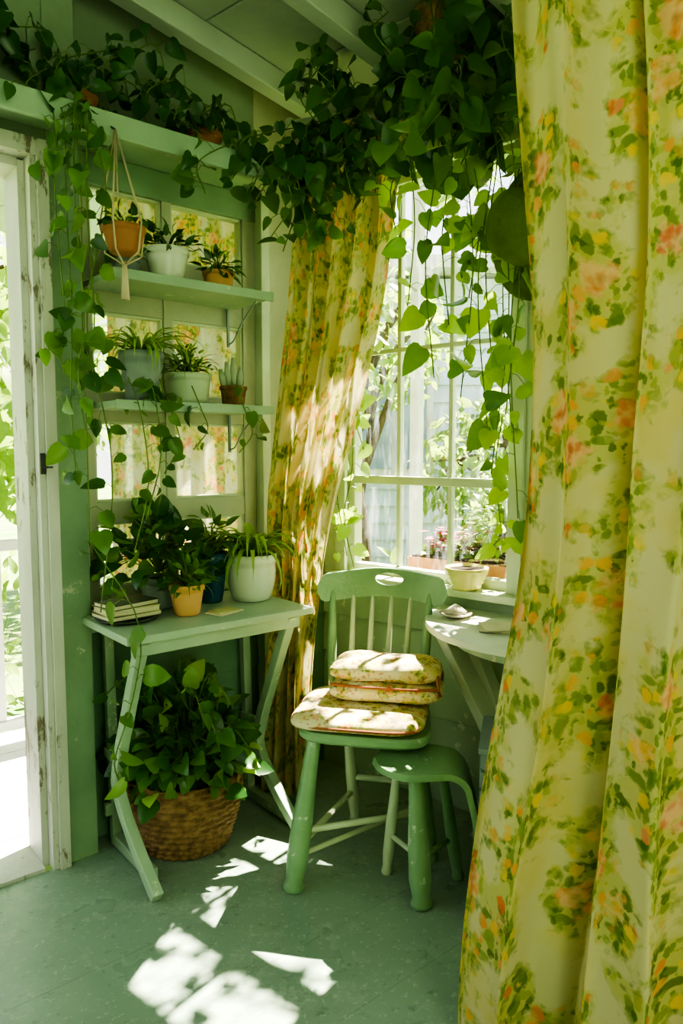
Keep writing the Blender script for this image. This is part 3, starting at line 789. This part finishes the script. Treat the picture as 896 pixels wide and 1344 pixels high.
# floor basket plant
bc=L(.74,.095,0)
m=MB(); prof=[]
H=.235
for i in range(67):
    t=i/66; r=.135+.046*math.sin(t*1.75); prof.append((r+.0045*math.sin(t*math.pi*2*11),.002+H*t))
prof+= [(.177,H+.006),(.168,H),(.160,H-.03)]
m.lathe(bc,prof,WICK,144,rip=lambda a,i,z:.0045*math.sin(30*a+math.pi*int(z/ (H/11))))
m.lathe(bc+V((0,0,H-.03)),[(.159,0),(.159,.003)],SOIL,24)
for sg in(-1,1):
    c=bc+V((sg*.175,-.03,H-.01)); m.tube(cat([c+V((0,-.04,-.01)),c+V((sg*.012,-.03,.035)),c+V((sg*.016,0,.045)),c+V((sg*.012,.03,.035)),c+V((0,.04,-.01))],14),.006,WICK,8)
bush(m,bc+V((0,-.0,H)),.23,.32,300,.060,LEAFM,True,LEAFD)
bush(m,bc+V((0,-.0,H)),.22,.34,50,.060,LEAFS,True)
bush(m,bc+V((.0,-.03,H+.04)),.20,.10,90,.05,LEAFM,True,LEAFD)
for k in range(8):
    th=R.uniform(3.0,6.4); d=V((math.cos(th),math.sin(th)*.7,0)); hh=R.uniform(.1,.32)
    vine(m,[bc+V((0,0,H)),bc+d*.12+V((0,0,H+hh)),bc+d*.20+V((0,0,H+hh)),bc+d*.26+V((0,0,H+hh-.05))],8,.045,LEAFM,spread=.035)
m.build('basket_planter')

# ------------------------------------------------------------------ EXTERIOR
m=MB(); m.add([(-30,-20,-.6),(30,-20,-.6),(30,40,-.6),(-30,40,-.6)],[(0,1,2,3)],GRASS); m.build('ground')
m=MB()
o=-.165
while o>-1.2:
    m.boxf(L,-.4,3.4,o-.115,o,-.07,-.012,DECK); o-=.12
m.build('porch_deck')
m=MB(); m.boxf(L,-.4,3.4,-1.12,-1.05,.83,.87,DECK); m.boxf(L,-.4,3.4,-1.11,-1.06,.06,.10,DECK)
a=-.35
while a<3.4: m.boxf(L,a,a+.03,-1.1,-1.07,.1,.83,DECK); a+=.11
for a in(-.4,1.35,3.3): m.boxf(L,a,a+.09,-1.13,-1.04,-.012,.95,DECK)
m.build('porch_railing')
m=MB(); m.boxf(W,.20,.80,-.38,-.15,.70,.84,TERRA)
m.boxf(W,.21,.79,-.37,-.16,.835,.845,SOIL)
for i in range(12): bush(m,W(R.uniform(.24,.74),-.27+R.uniform(-.05,.05),.84),.08,.07,24,.040,LEAFT,False,chk=False)
bush(m,W(.56,-.30,.90),.20,.27,420,.042,LEAFT,False,LEAFS,chk=False)
bush(m,W(.56,-.30,.90),.12,.20,160,.042,LEAFM,False,LEAFV,chk=False)
for i in range(230):
    c=W(R.uniform(.22,.76),-.20+R.uniform(-.12,.0),.86+R.uniform(0,.08))
    for k in range(5):
        th=1.256*k; m.leaf(c,(math.cos(th),math.sin(th),.3),(0,0,1),.024,RED,1,.1,.1,False)
m.build('window_flower_box')
# creeper and pergola added outside, above the window, to dapple the sunlight
m=MB()
for i in range(36):
    b=R.uniform(-.1,1.6); o=-R.uniform(.45,.95); z=R.uniform(2.45,3.1)
    s=W(b,o); ln=R.uniform(.15,.65)
    vine(m,[V((s.x,s.y,z)),V((s.x+R.uniform(-.15,.15),s.y+R.uniform(-.05,.05),z-ln*.5)),V((s.x+R.uniform(-.2,.2),s.y,z-ln))],int(4+ln*13),.052,LEAFT,spread=.14,chk=False)
for i in range(5):
    b=R.uniform(-.2,1.0); o=-R.uniform(.5,.9); s=W(b,o); e=W(b+R.uniform(-.5,.5),o)
    m.tube(cat([V((s.x,s.y,3.1)),V((s.x,s.y,2.9)),V((e.x,e.y,2.7))],8),.006,BARK,6)
m.boxf(W,-.4,1.8,-1.0,-.96,3.08,3.14,DECK); m.boxf(W,-.4,1.8,-.50,-.46,3.08,3.14,DECK)
for b in(-.35,1.7): m.boxf(W,b,b+.05,-1.0,-.95,-.6,3.08,DECK); m.boxf(W,b,b+.05,-1.05,-.1,3.14,3.18,DECK)
m.build('added_dapple_creeper')
m=MB()
for k in range(20):
    z=-.6+k*.18
    m.hexa([V((-.6,7.6,z)),V((3.6,7.6,z)),V((3.6,8,z)),V((-.6,8,z)),V((-.6,7.63,z+.18)),V((3.6,7.63,z+.18)),V((3.6,8,z+.18)),V((-.6,8,z+.18))],SIDING)
for x in(.2,1.7):
    m.box((x+.35,7.58,1.7),(.8,.06,1.5),DECK); m.box((x+.17,7.55,1.7),(.30,.03,1.3),DARKGL); m.box((x+.53,7.55,1.7),(.30,.03,1.3),DARKGL)
m.box((1.5,7.8,3.1),(4.6,1.0,.12),DECK)
m.build('neighbour_house')
def tree(name,base,h,cr,cz,n,size,mat,seed,cy_=None):
    m=MB(); b=V(base)
    m.tube(cat([b,b+V((.05,0,h*.4)),b+V((-.05,.05,h*.8)),b+V((.05,0,h))],12),[.12-.008*i for i in range(13)],BARK,10)
    for i in range(9):
        th=R.uniform(0,6.28); s=b+V((0,0,h*R.uniform(.4,.95))); e=b+V((math.cos(th)*cr*.8,math.sin(th)*cr*.8,cz+R.uniform(-.3,.6)*cr))
        m.tube([s,s.lerp(e,.5)+V((0,0,.15)),e],[.04,.025,.008],BARK,6)
    for i in range(n):
        th=R.uniform(0,6.28); u=R.uniform(-1,1); r=cr*R.uniform(.4,1)**.6
        q=b+V((math.cos(th)*math.sqrt(1-u*u)*r,math.sin(th)*math.sqrt(1-u*u)*r,cz+u*r*.75))
        m.leaf(q,rv(1)+V((0,0,-.5)),rv(1)+V((0,0,.6)),size*R.uniform(.6,1.3),mat,.9,.2,.2,False)
    return m.build(name)
tree('garden_tree',(2.4,5.2,-.6),4.0,1.2,5.6,420,.10,LEAFT,1)
tree('garden_tree',(-3.6,6.0,-.6),3.0,1.9,2.6,2600,.20,LEAFT,2)
tree('garden_tree',(-1.0,10.5,-.6),4.0,2.3,4.0,1600,.26,LEAFT,3)
tree('garden_tree',(-6.5,4.5,-.6),3.0,1.8,2.4,1800,.20,LEAFT,4)
tree('garden_tree',(.1,5.6,-.6),2.6,.8,2.7,800,.12,LEAFT,5)
tree('garden_tree',(1.5,6.2,-.6),2.2,.9,1.7,1400,.12,LEAFT,6)
m=MB()
for i in range(9): bush(m,V((-4.5+i*1.0,5.2+.3*math.sin(i*2),-.5)),.7,1.1,200,.12,LEAFT,False,chk=False)
m.build('garden_shrubs')

# ------------------------------------------------------------------ light
w=bpy.data.worlds.new('w'); scene.world=w; w.use_nodes=True; nt=w.node_tree
bg=nt.nodes['Background']; tc=nt.nodes.new('ShaderNodeTexCoord'); sp=nt.nodes.new('ShaderNodeSeparateXYZ'); nt.links.new(tc.outputs['Generated'],sp.inputs[0])
c=ramp(nt,sp.outputs[2],[(0,(1,.99,.93)),(.35,(.88,.94,1.0)),(1,(.55,.70,.95))]); nt.links.new(c,bg.inputs[0]); bg.inputs[1].default_value=2.9
sd=bpy.data.lights.new('sun','SUN'); sd.energy=74; sd.angle=.010; sd.color=(1,.91,.72)
so=bpy.data.objects.new('sun',sd); scene.collection.objects.link(so)
so.rotation_euler=V((-.60,-.80,-1.56)).to_track_quat('-Z','Y').to_euler()

# ------------------------------------------------------------------ camera
cd=bpy.data.cameras.new('camera'); cam=bpy.data.objects.new('camera',cd); scene.collection.objects.link(cam)
cd.sensor_fit='VERTICAL'; cd.sensor_height=36; cd.lens=950/1344*36; cd.clip_start=.05
cam.location=(0,0,1.25); cam.rotation_euler=(math.radians(90-4.93),0,0)
scene.camera=cam
